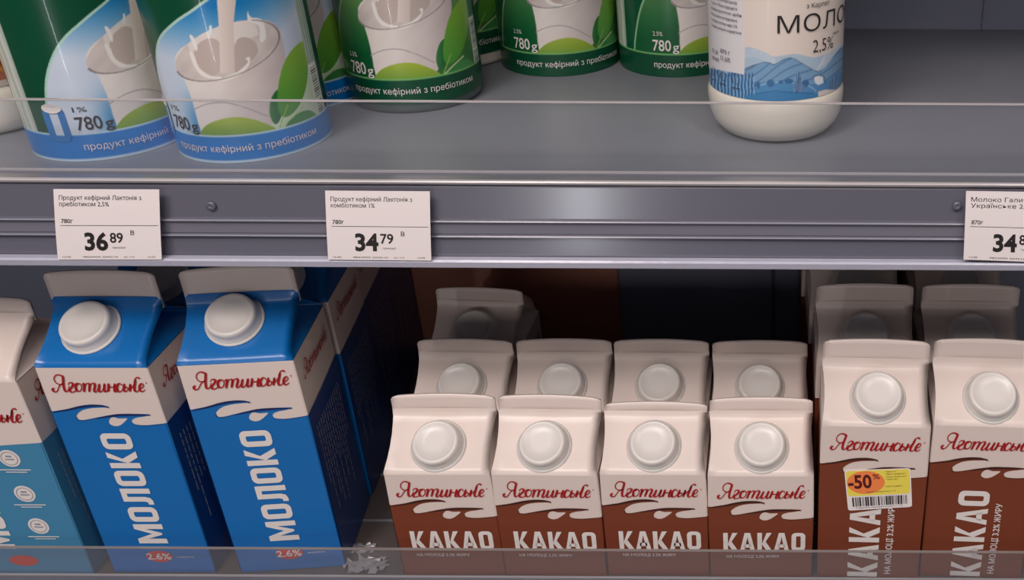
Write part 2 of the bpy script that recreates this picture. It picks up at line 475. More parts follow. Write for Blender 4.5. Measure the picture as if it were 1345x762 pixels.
def carton_parts(kind, Hh, rise, fin, sag):
    out = []
    col, dcol = {'milk': (BLUE, BLUED), 'light': (SKY, SKY)}.get(kind, (BROWN, BROWND))
    roof = BLUE if kind == 'milk' else PAPER
    wave_dz = {'milk': .0342, 'light': .051, 'cacao_tall': .031, 'cacao_small': .0270}[kind]
    z0 = Hh - wave_dz
    if kind == 'light':
        a = Art().poly([(-CW / 2 + .0003, .001), (CW / 2 - .0003, .001), (CW / 2 - .0003, z0 + .003), (0, z0), (-CW / 2 + .0003, z0 - .003)]); zr = z0 + .003
    else:
        a, zr = wave_art(z0, None)
    out.append(('body', carton_body('carton_' + kind, Hh, rise, fin, roof, sag=sag, low_mat=col, low_z=zr - .012, zr=zr - .0001, z0=max(z0, zr))))
    out.append(('colour_print', a.mesh('colour_print', front, col)))
    s = Art().poly([(-CW / 2 + .0008, .001), (CW / 2 - .0008, .001), (CW / 2 - .0008, zr + .003), (.01, zr + .0015), (-.015, zr + .0005), (-CW / 2 + .0008, zr)])
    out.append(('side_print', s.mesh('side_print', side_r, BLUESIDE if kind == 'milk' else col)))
    s2 = Art().poly([(-CW / 2 + .0008, .001), (CW / 2 - .0008, .001), (CW / 2 - .0008, z0 - .0005), (.01, z0 + .004), (-.015, z0 + .001), (-CW / 2 + .0008, z0)])
    out.append(('side_print', s2.mesh('side_print', side_l, col)))
    if kind != 'light':
        d = Art()
        up1 = [wv(*p) for p in WAVE_RAW[0:6]]; up2 = [wv(*p) for p in WAVE_RAW[13:19]]
        for L in (up1, up2):
            P = [((u - .5) * CW, z0 - v - .0006) for u, v in L]
            P[0] = (max(P[0][0], -CW / 2 + .0006), P[0][1]); d.ribbon(P, lambda q: .0004 + .0014 * math.sin(math.pi * min(1, q * 1.02)) ** .8, taper=False)
        P = [((u - .5) * CW, z0 - v - .0003) for u, v in [wv(*p) for p in WAVE_RAW[23:]]]; P[-1] = (min(P[-1][0], CW / 2 - .0006), P[-1][1])
        d.ribbon(P, .0008, taper=False)
        P = [((u - .5) * CW, z0 - v - .0003) for u, v in [wv(*p) for p in WAVE_RAW[10:14]]]; d.ribbon(P, .0007, taper=False)
        out.append(('wave_shading', d.mesh('wave_shading', lambda x, z: (x, -CW / 2 - 2 * E, z), dcol)))
    fr = lambda x, z: (x, -CW / 2 - 3 * E, z)
    b = brand(.0575)
    bz = {'milk': Hh - .0192, 'light': Hh - .032, 'cacao_tall': Hh - .0195, 'cacao_small': Hh - .0195}[kind]
    b.place(.001, bz, 1.0, 1.0)
    out.append(('brand_lettering', b.mesh('brand_lettering', fr, RED)))
    # the same word runs over the side panels
    sb = Art()
    b2 = brand(.052); b2.place(.0, Hh - .021, 1, 1.0); sb.add((b2.v, b2.f))
    out.append(('brand_lettering', sb.mesh('side_brand', lambda y, z: side_r(y, z, 3 * E), RED)))
    out.append(('brand_lettering', sb.mesh('side_brand_left', lambda y, z: side_l(y, z, 3 * E), RED)))
    if kind == 'milk':
        w = block('МОЛОКО'); w.place(.0095, .0275, .0925, .0195, math.pi / 2)
        out.append(('product_lettering', w.mesh('product_lettering', fr, WHITEINK)))
        ov = Art().poly([(.009 * math.cos(q * math.pi / 10), .0155 + .0052 * math.sin(q * math.pi / 10)) for q in range(20)])
        out.append(('red_oval', ov.mesh('red_oval', front and (lambda x, z: (x, -CW / 2 - 2 * E, z)), REDBLOT)))
        p = text('2.6%', .0165, .0055, .02); p.place(-.0085, .013)
        q = text('жирність', .012, .0016); q.place(.012, .0145); p.add((q.v, q.f))
        out.append(('fat_lettering', p.mesh('fat_lettering', fr, WHITEINK)))
    elif kind == 'cacao_small':
        w = block('КАКАО'); w.place(-.0255, .0250, .0555, .0160)
        out.append(('product_lettering', w.mesh('product_lettering', fr, WHITEINK)))
        p = text('НА МОЛОЦІ 3.2% ЖИРУ', .036, .0024, .01); p.place(-.0235, .0188)
        out.append(('small_lettering', p.mesh('small_lettering', fr, WHITEINK)))
    elif kind == 'cacao_tall':
        w = block('КАКАО'); w.place(.0065, .0020, .0750, .0205, math.pi / 2)
        out.append(('product_lettering', w.mesh('product_lettering', fr, WHITEINK)))
        p = text('НА МОЛОЦІ 3.2% ЖИРУ', .062, .0042, .015); p.place(.0155, .0050, 1, 1, math.pi / 2)
        out.append(('small_lettering', p.mesh('small_lettering', fr, WHITEINK)))
    else:
        w = block('МОЛОКО'); w.place(-.0110, .0235, .0850, .0195, math.pi / 2)
        out.append(('product_lettering', w.mesh('product_lettering', fr, WHITEINK)))
        ic = Art(); inn = Art(); i2 = Art()
        for cz in (.1005, .0712, .0435):
            xx = .0105
            ic.poly([(xx + .0068 * math.cos(q * math.pi / 14), cz + .0068 * math.sin(q * math.pi / 14)) for q in range(28)])
            inn.poly([[(xx + .0054 * math.cos(q * math.pi / 14), cz + .0054 * math.sin(q * math.pi / 14)) for q in range(28)],
                      [(xx + .0049 * math.cos(-q * math.pi / 14), cz + .0049 * math.sin(-q * math.pi / 14)) for q in range(28)]])
            inn.quad(xx - .003, cz - .0012, xx + .003, cz - .0002); inn.quad(xx - .002, cz + .001, xx + .0018, cz + .0024)
            i2.quad(xx - .010, cz - .0096, xx + .011, cz - .0088)
            i2.quad(xx - .006, cz - .0114, xx + .008, cz - .0107)
        out.append(('round_icons', ic.mesh('round_icons', lambda x, z: (x, -CW / 2 - 2 * E, z), WHITEINK)))
        out.append(('icon_drawings', inn.mesh('icon_drawings', fr, GREYINK)))
        out.append(('small_lettering', i2.mesh('small_lettering', fr, WHITEINK)))
        ov = Art().poly([(-.010 + .010 * math.cos(q * math.pi / 10), .0125 + .0048 * math.sin(q * math.pi / 10)) for q in range(20)])
        out.append(('red_oval', ov.mesh('red_oval', lambda x, z: (x, -CW / 2 - 2 * E, z), REDBLOT)))
    # nutrition print on the side: fine vertical lines of text
    s = Art(); rnd = random.Random(4)
    for i in range(13):
        y = -CW / 2 + .008 + i * .0042; L = rnd.uniform(.35, .8) * (zr - .03)
        z = zr - .014
        while z > zr - .014 - L and z > .01:
            l = rnd.uniform(.003, .009); s.quad(y, z - l, y + .0011, z); z -= l + .0015
    out.append(('side_small_print', s.mesh('side_small_print', lambda y, z: side_r(y, z, 2 * E), GREYINK)))
    s.v = [(-x, z) for x, z in s.v]; s.f = [f[::-1] for f in s.f]
    out.append(('side_small_print', s.mesh('side_small_print_left', lambda y, z: side_l(y, z, 2 * E), GREYINK)))
    return out

# ------------------------------------------------------------------ setting: cabinet back, floor
X0, X1 = -1.35, 1.05
BACKY = 0.852
o = obj('wall_back', box(X0, X1, BACKY, BACKY + .03, 0, 2.1, 0, WALLM), kind='structure')
obj('panel', box(at_y(470, 400, BACKY).x, at_y(815, 400, BACKY).x, BACKY - .004, BACKY, LOW, UP - .05, .001, WALLB), o)
obj('panel_seam', box(at_y(1013, 400, BACKY).x, at_y(1017, 400, BACKY).x, BACKY - .004, BACKY, LOW, UP - .05, .001, RAILM), o)
obj('panel_seam', box(at_y(1291, 60, BACKY).x - .003, at_y(1291, 60, BACKY).x, BACKY - .004, BACKY, UP, 2.0, .001, WALLM), o)
obj('floor', box(-2.5, 2.5, -2.5, 1.3, -.02, 0, 0, mat('beige_floor_tile', srgb(150, 140, 130), .4, var=.1)), kind='structure')
b = obj('trim_1', box(X0, X1, .56, BACKY, 0, .12, .002, mat('dark_plinth', srgb(40, 40, 44), .5)), kind='structure')

# ------------------------------------------------------------------ shelves
def zy(py, Y, px=1000.0): return at_y(px, py, Y).z
RY = .530
up = thing('metal_shelf', 'upper dark grey metal shelf carrying the round bottles', 'shelf', (0, .75, UP))
lo = thing('metal_shelf', 'lower dark grey metal shelf under the milk and cocoa cartons', 'shelf', (0, .75, LOW))
def rel(me, T):
    me.transform(Matrix.Translation((-T.location.x, -T.location.y, -T.location.z))); return me
def shelf(T, z, is_low):
    dz = z - UP
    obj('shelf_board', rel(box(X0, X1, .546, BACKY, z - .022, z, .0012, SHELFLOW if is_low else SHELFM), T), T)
    # front rail: moulded ticket channel with ridges and lips
    zt, z1, z2, z3, zl, zb = [zy(p, RY) + dz for p in (243, 249, 291, 311, 339, 348)]
    Yt = RY + .003; Yb = RY - .001
    rail = [(Yt + .013, zt), (Yt, zt - .0002), (Yt + .0006, z1), (Yt, z1 - .001), (Yt - .0022, z2 + .0006), (Yt - .0042, z2), (Yt - .0042, z2 - .0009), (Yt - .0025, z2 - .0014),
            (Yt - .0028, z3 + .0008), (Yt - .0044, z3 + .0002), (Yt - .0044, z3 - .0007), (Yt - .0026, z3 - .0014), (Yb, zl), (Yb, zb + .001), (Yt + .013, zb + .001)]
    r = obj('price_rail', rel(extrude_x('price_rail', rail, X0, X1, RAILM), T), T)
    lip = [(Yb - .0045, zl + .0006), (Yb - .0055, zl - .0004), (Yb - .0048, zb + .0004), (Yb - .003, zb - .0008), (Yt + .012, zb - .0008), (Yt + .012, zb + .001), (Yb - .0005, zb + .001), (Yb - .0005, zl + .0006)]
    obj('bottom_lip', rel(extrude_x('bottom_lip', lip, X0, X1, RAILL), T), r)
    mid = [(Yt - .0031, z2 - .0018), (Yt - .0033, z3 + .0010), (Yt - .0022, z3 + .0010), (Yt - .0020, z2 - .0018)]
    obj('insert_strip', rel(extrude_x('insert_strip', mid, X0, X1, RAILMID), T), r)
    for za in (z2 - .0004, z3 - .0002):
        e = [(Yt - .0047, za + .0005), (Yt - .0052, za), (Yt - .0047, za - .0006), (Yt - .0038, za - .0006), (Yt - .0038, za + .0005)]
        obj('ridge', rel(extrude_x('ridge', e, X0, X1, RIDGE), T), r)
    tl = [(Yt - .0012, zt + .0006), (Yt - .0018, zt - .0001), (Yt - .0012, zt - .0014), (Yt + .0008, zt - .0014), (Yt + .0008, zt + .0006)]
    obj('top_lip', rel(extrude_x('top_lip', tl, X0, X1, EDGEM), T), r)
    # clear strip that holds the guard, and its raised rear edge
    obj('guard_strip', rel(box(X0, X1, Yt + .0009, .5445, z - .008, z + .0012, .0003, LEDGE), T), T)
    obj('guard_strip_edge', rel(box(X0, X1, .5445, .5458, z - .004, z + .0026, .0004, EDGEM), T), T)
    gz = (zy(136, RY + .003) + dz if not is_low else zy(726, RY + .003))
    g = obj('front_guard', rel(box(X0, X1, RY + .0042, RY + .0060, z + .0013, gz - .0009, 0, ACR2 if is_low else ACR), T), T)
    obj('guard_top_edge', rel(box(X0, X1, RY + .0041, RY + .0061, gz - .0009, gz, .0002, EDGED if is_low else EDGEM), T), g)
    return r
top = thing('metal_shelf', 'topmost grey metal shelf over the bottles, above the frame', 'shelf', (0, .75, UP + .32))
shelf(top, UP + .32, False)
rail_up = shelf(up, UP, False)
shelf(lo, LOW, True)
for y in (.604, .657, .712):       # pressed cross ridges of the lower board
    obj('pressed_ridge', rel(box(X0, X1, y - .0009, y + .0009, LOW - .001, LOW + .0010, .0004, SHELFM), lo), lo)
for T, z in ((up, UP), (lo, LOW)):
    for x in (-1.1, -.3, .5):
        obj('bracket', rel(box(x - .002, x + .002, .62, BACKY, z - .052, z - .022, .0008, WALLM), T), T)
# screw heads in the rail
for px, py in ((278, 270), (1257, 270)):
    p = at_y(px, py, RY + .0012)
    s = lathe('rail_screw', [(.0016, 0), (.0026, .0002), (.0026, .0012), (.0012, .0016), (.0005, .0010)], RAILM, 20)
    s.transform(Matrix.Translation(p - up.location) @ Matrix.Rotation(math.radians(90), 4, 'X'))
    obj('rail_screw', s, up)

# ------------------------------------------------------------------ price tags
def price_tag(label, corners, lines, weight, big, small, x_extent=None):
    """corners px: TL, TR, BR, BL"""
    Ytop, Ybot = RY - .0031, RY - .0070
    TL, TR = at_y(*corners[0], Ytop), at_y(*corners[1], Ytop)
    BR, BL = at_y(*corners[2], Ybot), at_y(*corners[3], Ybot)
    cen = (BL + BR) / 2
    t = thing('price_tag', label, 'price tag', cen, 0, 'paper price tags in the rail')
    ww, hh = (TR - TL).length, (TL - BL).length
    nrm = (TR - TL).cross(TL - BL).normalized()
    if nrm.y > 0: nrm = -nrm
    def F_(u, v, e=0.0):   # u 0..1, v 0..1 from the bottom; slight paper bow
        p = BL.lerp(BR, u).lerp(TL.lerp(TR, u), v)
        return p + nrm * (e + .0004 * math.sin(math.pi * v)) - cen
    n = 8; vs, fs = [], []
    for e in (0, -.0003):
        for j in range(n + 1):
            for i in (0, 1): vs.append(F_(i, j / n, e))
    for j in range(n):
        a = 2 * j; fs.append((a, a + 1, a + 3, a + 2)); b = a + 2 * (n + 1); fs.append((b, b + 2, b + 3, b + 1))
        fs.append((a, a + 2, b + 2, b)); fs.append((a + 1, b + 1, b + 3, a + 3))
    k = 2 * (n + 1); fs.append((0, k, k + 1, 1)); fs.append((2 * n, 2 * n + 1, k + 2 * n + 1, k + 2 * n))
    obj('paper', mesh('tag_paper', vs, fs, TAGPAPER), t)
    a = Art()
    def put(s, u, v, wf, hf, bold=0.0, al=0.0):
        x = text(s, wf, hf, bold, al); a.add(([(u + p, v + q) for p, q in x.v], x.f))
    for i, (s, wf) in enumerate(lines): put(s, .05, .855 - .088 * i, wf, .062, 0.0)
    put(weight, .06, .53, .11, .06, .012)
    a.quad(.05, .492, .98, .499)
    put(small[1], .535, .165, .13, .028)
    put('В', .715, .36, .035, .065, .01)
    for s, u, wf in (('12.05', .05, .08), ('4823005 204210', .24, .34), ('шт. 1/14', .64, .1), ('15:32', .87, .07)): put(s, u, .03, wf, .022)
    obj('fine_print', a.mesh('fine_print', lambda u, v: F_(u, v, .00012), BLACKINK), t)
    p = Art(); x = text(big, .225, .25, .035); p.add(([(.27 + q, .145 + r) for q, r in x.v], x.f))
    x = text(small[0], .125, .145, .018); p.add(([(.515 + q, .25 + r) for q, r in x.v], x.f))
    obj('price_numerals', p.mesh('price_numerals', lambda u, v: F_(u, v, .00012), BLACKINK), t)
    return t
price_tag('white paper price tag reading 36 89, leftmost in the rail', [(70, 248.5), (209, 249), (212.5, 341), (76, 341)],
          [('Продукт кефірний Лактонія з', .78), ('пребіотиком 2,5%', .47)], '780г', '36', ('89', 'грн/шт'))
price_tag('white paper price tag reading 34 79, below the green bottles', [(427, 250.5), (564.5, 251.5), (566.5, 342.5), (431, 341)],
          [('Продукт кефірний Лактонія з', .78), ('комбіотиком 1%', .42)], '780г', '34', ('79', 'грн/шт'))
price_tag('white paper price tag reading 34 8, cut by the right edge', [(1269, 251), (1409, 253), (1405, 346), (1265.5, 341)],
          [('Молоко Галичина', .66), ('Українське 2,5%', .60)], '870г', '34', ('89', 'грн/шт'))

# ------------------------------------------------------------------ lower shelf cartons
def X_at(px, Y, Z): # X for a column of pixels at depth Y and height Z
    d = Y * math.cos(PITCH) + (CAMZ - Z) * math.sin(PITCH); return (px - CX) * d / F
G1, G2, G3 = 'large blue milk cartons on the lower shelf', 'small cocoa milk cartons on the lower shelf', 'large cocoa milk cartons on the lower shelf'
YF = .5475
build_carton('milk_carton', 'light blue and white milk carton cut by the left edge', 'light', X_at(-53, YF, LOW + .161), YF, 0, .161, .025, .013, group=None)
build_carton('milk_carton', 'blue milk carton with white round cap, left of the two front blue cartons', 'milk', X_at(112, .549, LOW + .18), .549, math.radians(.5), .171, .023, .0235, capdx=-.0065, cap_up=.60, group=G1)
build_carton('milk_carton', 'blue milk carton with white round cap, right of the two front blue cartons', 'milk', X_at(297, .553, LOW + .18), .5525, math.radians(6), .1725, .0235, .0230, capdx=-.0035, group=G1, cap_up=.66)
for i, (x1, x2) in enumerate(((-.4225, -.3455), (-.4265, -.3540), (-.4310, -.3625))):
    y = .6290 + .0725 * i
    w = ('second', 'third', 'fourth')[i]
    build_carton('milk_carton', f'blue milk carton in shade, {w} in the row behind the left front blue one', 'milk', x1, y - .003, math.radians(1), .171, .023, .0235, group=G1)
    build_carton('milk_carton', f'blue milk carton in shade, {w} in the row behind the right front blue one', 'milk', x2, y, math.radians(5), .171, .023, .0235, group=G1)
SM = dict(Hh=.0900, rise=.024)
for k, (px, fin, rz, cdx, sag, nm) in enumerate(((574, .0128, 0.3, -.001, 0.0, 'leftmost in the front row of four'), (716, .0122, -.5, -.0015, .0004, 'second from left in the front row of four'),
                                     (858, .0065, 0, 0, .0, 'third in the front row, lowest top fin'), (1000, .0112, .4, .0005, .0, 'rightmost in the front row of four'))):
    build_carton('cocoa_carton', f'small white and brown cocoa carton, {nm}', 'cacao_small', X_at(px, YF, LOW + .09), YF + (.000 if k != 2 else .001), math.radians(rz), fin=fin, capdx=cdx, sag=sag, group=G2, **SM)
for k, (px, nm, y) in enumerate(((611, 'leftmost', .6175), (741, 'second from left', .6185), (869, 'third from left', .6185), (998.5, 'rightmost', .6175))):
    build_carton('cocoa_carton', f'small white cocoa carton in half shade, {nm} in the second row', 'cacao_small', X_at(px, y + .035, LOW + .125), y, math.radians((-1, .5, -.4, .3)[k]), fin=.0125, group=G2, **SM)
build_carton('cocoa_carton', 'small cocoa carton in deep shade, alone in the third row', 'cacao_small', X_at(631, .731, LOW + .125), .6925, math.radians(-3), fin=.0135, group=G2, **SM)
TL_ = dict(Hh=.1300, rise=.024, fin=.0170)
tall = build_carton('cocoa_carton', 'large white and brown cocoa carton with yellow half price sticker', 'cacao_tall', X_at(1154, YF, LOW + .13), YF, math.radians(-1.5), capdx=.001, group=G3, **TL_)
build_carton('cocoa_carton', 'large white and brown cocoa carton cut by the right edge, in front', 'cacao_tall', X_at(1303, YF, LOW + .13), YF + .001, math.radians(-2.5), capdx=.0022, group=G3, **TL_)
for i, w in enumerate(('second', 'third', 'fourth')):
    y = .6225 + .0735 * i
    build_carton('cocoa_carton', f'large cocoa carton in shade, {w} in the row behind the stickered one', 'cacao_tall', X_at(1136, .657, LOW + .165) + .0035 * i * -1, y, math.radians((.5, 1, 0)[i]), group=G3, **TL_)
    build_carton('cocoa_carton', f'large cocoa carton in shade, {w} in the row at the right edge', 'cacao_tall', X_at(1275, .657, LOW + .165) + .002 * i, y, math.radians((-.6, .5, 0)[i]), group=G3, **TL_)

# discount sticker: a paper label stuck on the front of the stickered carton
YEL = mat('yellow_sticker_print', srgb(246, 226, 90), .5); ORA = mat('orange_oval_print', srgb(252, 140, 76), .5)
Y_s = tall.location.y - CW / 2
inv = (Matrix.Translation(tall.location) @ Matrix.Rotation(tall.rotation_euler.z, 4, 'Z')).inverted()
cs = [inv @ at_y(px, py, Y_s - .0006) for px, py in ((1109, 619), (1196, 614.5), (1198, 665), (1114, 671.5))]
def S(u, v, e):
    top = cs[0].lerp(cs[1], u); bot = cs[3].lerp(cs[2], u); p = bot.lerp(top, v)
    return (p.x, -CW / 2 - .0006 - e, p.z)
st = obj('discount_sticker', mesh('discount_sticker', [S(u, v, e) for e in (0, -.0004) for u, v in rrect(0, 0, 1, 1, .05)],
      [tuple(range(24))] + [tuple(reversed(range(24, 48)))] + [(i, (i + 1) % 24 + 0, (i + 1) % 24 + 24, i + 24) for i in range(24)], TAGPAPER), tall)
st['label'] = 'yellow and orange half price sticker with barcode'
a = Art().poly(rrect(.02, .36, .98, .985, .05)); obj('yellow_field', a.mesh('yellow_field', lambda u, v: S(u, v, .0001), YEL), st)
a = Art().poly([(.31 + .29 * math.cos(q * math.pi / 12) * (1 if math.cos(q * math.pi / 12) > 0 else 1), .69 + .285 * math.sin(q * math.pi / 12)) for q in range(24)])
obj('orange_oval', a.mesh('orange_oval', lambda u, v: S(u, v, .0002), ORA), st)
a = text('-50', .36, .33, .03); a.place(.04, .56); x = text('%', .11, .13, .01); a.add(([(.42 + p, .77 + q) for p, q in x.v], x.f))
obj('discount_numerals', a.mesh('discount_numerals', lambda u, v: S(u, v, .0003), mat('dark_red_ink', srgb(92, 18, 22), .5)), st)
a = Art(); rnd = random.Random(9); u = .08
while u < .92:
    w = rnd.choice((.008, .008, .016, .024)); a.quad(u, .10, u + w, .33); u += w + rnd.choice((.008, .012, .02))
for v, u0, u1 in ((.93, .62, .78), (.87, .62, .92), (.80, .62, .93), (.74, .62, .80), (.56, .60, .86), (.44, .30, .75), (.05, .12, .85)):
    x = text('Термін придатності 14'[:int(60 * (u1 - u0))] or 'а', u1 - u0, .028); a.add(([(u0 + p, v + q) for p, q in x.v], x.f))
obj('barcode', a.mesh('barcode', lambda u, v: S(u, v, .0003), BLACKINK), st)

# ------------------------------------------------------------------ round bottles with printed sleeves
def in_poly(px, py, pts):
    ins = np.zeros(px.shape, bool); n = len(pts)
    for i in range(n):
        x0, y0 = pts[i]; x1, y1 = pts[(i + 1) % n]
        if y0 == y1: continue
        c = ((y0 > py) != (y1 > py)) & (px < (x1 - x0) * (py - y0) / (y1 - y0) + x0)
        ins ^= c
    return ins
def line_mask(px, py, pts, w):
    m = np.zeros(px.shape, bool)
    P = smooth_poly(pts, False, 4)
    for (x0, y0), (x1, y1) in zip(P[:-1], P[1:]):
        dx, dy = x1 - x0, y1 - y0; L2 = dx * dx + dy * dy or 1
        t = np.clip(((px - x0) * dx + (py - y0) * dy) / L2, 0, 1)
        m |= (px - x0 - t * dx) ** 2 + (py - y0 - t * dy) ** 2 < (w / 2) ** 2
    return m
def lerp3(a, b, t): return np.array(a)[None, :] * (1 - t[:, None]) + np.array(b)[None, :] * t[:, None]
def noise2(x, y, s=1.0):
    return (np.sin(x * .11 * s + 1.3 * np.sin(y * .07 * s)) + np.sin(y * .13 * s + 1.7 * np.sin(x * .05 * s)) + np.sin((x + y) * .19 * s)) / 3
def paint_kefir(U, Z, R, green):
    """sleeve artwork. U: angle, Z: height. The design is laid out on the drawing grid (cx, cy)."""
    ref = np.array([[RB * 0, 0, 0]])
    P = np.stack([BX + R * np.sin(U), BY - R * np.cos(U), UP + Z], 1)
    px, py = project(P); cx, cy = (px - 190) * 3.464, py * 3.464
    col = np.zeros((len(U), 3))
    G_ = (2, 74, 48) if not green else (4, 84, 52)
    col[:] = G_
    vis = (U > math.radians(-60)) & (U < math.radians(116))
    TH, ZM = np.degrees(U), Z * 1000
    edge_pts = [(-60, 14), (-58, 25), (-48.5, 48), (-32, 67), (-11, 79), (5, 86), (18, 92), (37, 100), (62, 108), (95, 112)]
    ep = smooth_poly(edge_pts, False, 5)
    panel = in_poly(TH, ZM, ep + [(95, 14)]) & (ZM > 14)
    edge = line_mask(TH * .742, ZM, [(a_ * .742, b_) for a_, b_ in edge_pts], 1.3) & (TH < 82)
    t = np.clip((cy + .25 * cx) / 380, 0, 1)
    if green:
        bg = lerp3((26, 104, 52), (118, 158, 92), np.clip((cx + cy * .3 - 100) / 260, 0, 1)); bg2 = lerp3((118, 158, 92), (16, 92, 50), np.clip((cy - 150) / 350, 0, 1))
        bg = np.where((cy > 150)[:, None], bg2, bg)
    else:
        m1_ = np.clip((ZM - 56 - np.maximum(0, 0 - TH) * .1) / 32, 0, 1) ** 1.2
        m2_ = np.exp(-((TH + 10) / 11) ** 2 - ((ZM - 20) / 16) ** 2)
        m3_ = np.clip((TH - 38) / 50, 0, 1) * .65
        mm = np.clip(np.maximum(m1_ - m3_, m2_ * .9), 0, 1)
        bg = lerp3((204, 216, 232), (24, 124, 190), mm)
    col[panel] = bg[panel]
    milk = np.array((226, 214, 208)); 
    glass = panel & in_poly(cx, cy, smooth_poly([(140, 262), (165, 320), (215, 450), (258, 600), (300, 640), (560, 640), (585, 560), (600, 430), (640, 280), (622, 170), (600, 120), (540, 92), (400, 120), (200, 200)], True, 3))
    g = lerp3((232, 224, 218), (205, 192, 190), np.clip((cx - 250) / 380 + .10 * noise2(cx, cy, .3), 0, 1))
    col[glass] = g[glass]
    a = math.radians(-20); ex, ey = cx - 377, cy - 232
    rx, ry = ex * math.cos(a) + ey * math.sin(a), -ex * math.sin(a) + ey * math.cos(a)
    q = (rx / 246) ** 2 + (ry / 118) ** 2
    inner = panel & (q < 1)
    gi = lerp3((222, 212, 206), (204, 192, 188), np.clip(.5 + .5 * noise2(cx, cy, .35), 0, 1)); col[inner] = gi[inner]
    up_ = panel & (q < 1) & (ry < -20) & (np.abs(rx) < 160); col[up_] = (228, 220, 214)
    for pts, c in (([(232, 300), (225, 240), (250, 195), (300, 175), (345, 200), (350, 300), (320, 345), (262, 335)], (196, 180, 172)),
                   ([(405, 330), (412, 200), (450, 170), (500, 190), (515, 240), (470, 290)], (190, 176, 170)),
                   ([(205, 160), (222, 168), (240, 210), (236, 235), (215, 190)], (240, 236, 232)), ([(204, 236), (225, 250), (250, 310), (300, 345), (345, 350), (350, 362), (270, 352), (225, 300)], (240, 234, 228)),
                   ([(350, 362), (420, 330), (470, 285), (458, 268), (478, 262), (474, 300), (430, 345), (370, 368)], (240, 234, 228)),
                   ([(470, 52), (482, 80), (530, 88), (548, 130), (550, 180), (524, 190), (520, 120), (470, 96)], (238, 234, 230)), ([(296, 120), (306, 122), (302, 160), (294, 158)], (236, 240, 244))):
        m = panel & in_poly(cx, cy, smooth_poly(pts, True, 3)); col[m] = c
    stream = panel & in_poly(cx, cy, [(322, -200), (418, -200), (415, 0), (404, 110), (412, 330), (345, 335), (338, 120), (330, 0)]); sc_ = lerp3((232, 220, 212), (214, 198, 190), np.clip((cx - 330) / 80, 0, 1)); col[stream] = sc_[stream]
    rim = panel & (np.abs(q - 1) < .035) & ((ry > 10) | (rx > 150)); col[rim] = (142, 134, 132)
    sw = panel & line_mask(cx, cy, [(225, 500), (280, 476), (360, 468), (450, 488), (560, 530)], 5); col[sw] = (168, 160, 164)
    if not green:
        pass
    pale = panel & in_poly(cx, cy, [(560, 600), (620, 500), (740, 330), (770, 400), (805, 560), (620, 640)]); col[pale] = (206, 224, 196) if not green else (58, 120, 60)
    def leaf(pts, c0, c1, d):
        m = panel & in_poly(cx, cy, smooth_poly(pts, True, 4)); x0 = min(p[0] for p in pts); x1 = max(p[0] for p in pts); y0 = min(p[1] for p in pts); y1 = max(p[1] for p in pts)
        tt = np.clip(((cx - x0) / (x1 - x0) if d == 'x' else (cy - y0) / (y1 - y0)), 0, 1); L = lerp3(c0, c1, tt); col[m] = L[m]
    leaf([(605, 410), (575, 450), (568, 520), (595, 568), (622, 530), (628, 450)], (58, 132, 66), (22, 92, 50), 'x')
    leaf([(718, 188), (660, 240), (622, 320), (604, 430), (610, 510), (640, 535), (690, 500), (728, 420), (742, 320), (732, 240)], (148, 190, 62), (70, 150, 52), 'y')
    leaf([(638, 590), (675, 532), (740, 502), (780, 522), (788, 550), (700, 588)], (50, 128, 66), (84, 160, 84), 'x')
    leaf([(256, 602), (300, 560), (400, 534), (500, 545), (606, 592), (560, 622), (400, 634), (270, 624)], (168, 186, 62), (112, 158, 58), 'y')
    m = panel & line_mask(cx, cy, [(575, 610), (620, 585), (660, 545), (720, 490)], 7); col[m] = (190, 216, 150)
    m = panel & line_mask(cx, cy, [(612, 590), (632, 530), (650, 480)], 5); col[m] = (150, 190, 90)
    col[edge] = (176, 214, 200) if not green else (150, 196, 150)
    # seams: pale film welds at two sides
    Zm = Z * 1000
    def seam(uc, bar):
        d = (U - uc) * R * 1000
        s_ = (np.abs(d) < 4.2) & (Zm > 14); c = lerp3((178, 200, 182), (120, 150, 132), np.clip(.5 + .5 * np.sin(d * 2.4 + .6 * np.sin(Zm * .4)), 0, 1))
        col[s_] = c[s_]
        if green: col[s_] = (c * .45 + np.array((10, 80, 60)) * .5)[s_]
        if bar:
            b_ = (np.abs(d) < 4.4) & (Zm > 16) & (Zm < 46); col[b_] = (226, 230, 222)
            k = b_ & (np.abs(d) < 3.2) & (np.sin(Zm * 4.1) + .6 * np.sin(Zm * 9.3) > .1) & (Zm < 44.5) & ~((Zm > 24) & (Zm < 25.5)); col[k] = (60, 66, 62)
    seam(math.radians(88), True)
    d = TH + 83; ws = (np.abs(d) < 11) & (Zm > 14); cc = lerp3((214, 218, 208), (178, 190, 176), np.clip(.5 + .5 * np.sin(d * .8 + .3 * np.sin(Zm * .3)), 0, 1)); col[ws] = cc[ws]
    band = Zm < 15.6; col[band] = (0, 124, 208) if not green else (6, 74, 48)
    bl = (Zm >= 15.6) & (Zm < 16.6); col[bl] = (190, 222, 232) if not green else (120, 186, 110)
    if not green: bl = (Zm < 1.5); col[bl] = (190, 215, 235)
    c = col / 255.0
    return np.where(c <= 0.04045, c / 12.92, ((c + 0.055) / 1.055) ** 2.4)
RB = .0425
BY = at_z(330, 215, UP).y + RB
BX = X_at(337, BY, UP)
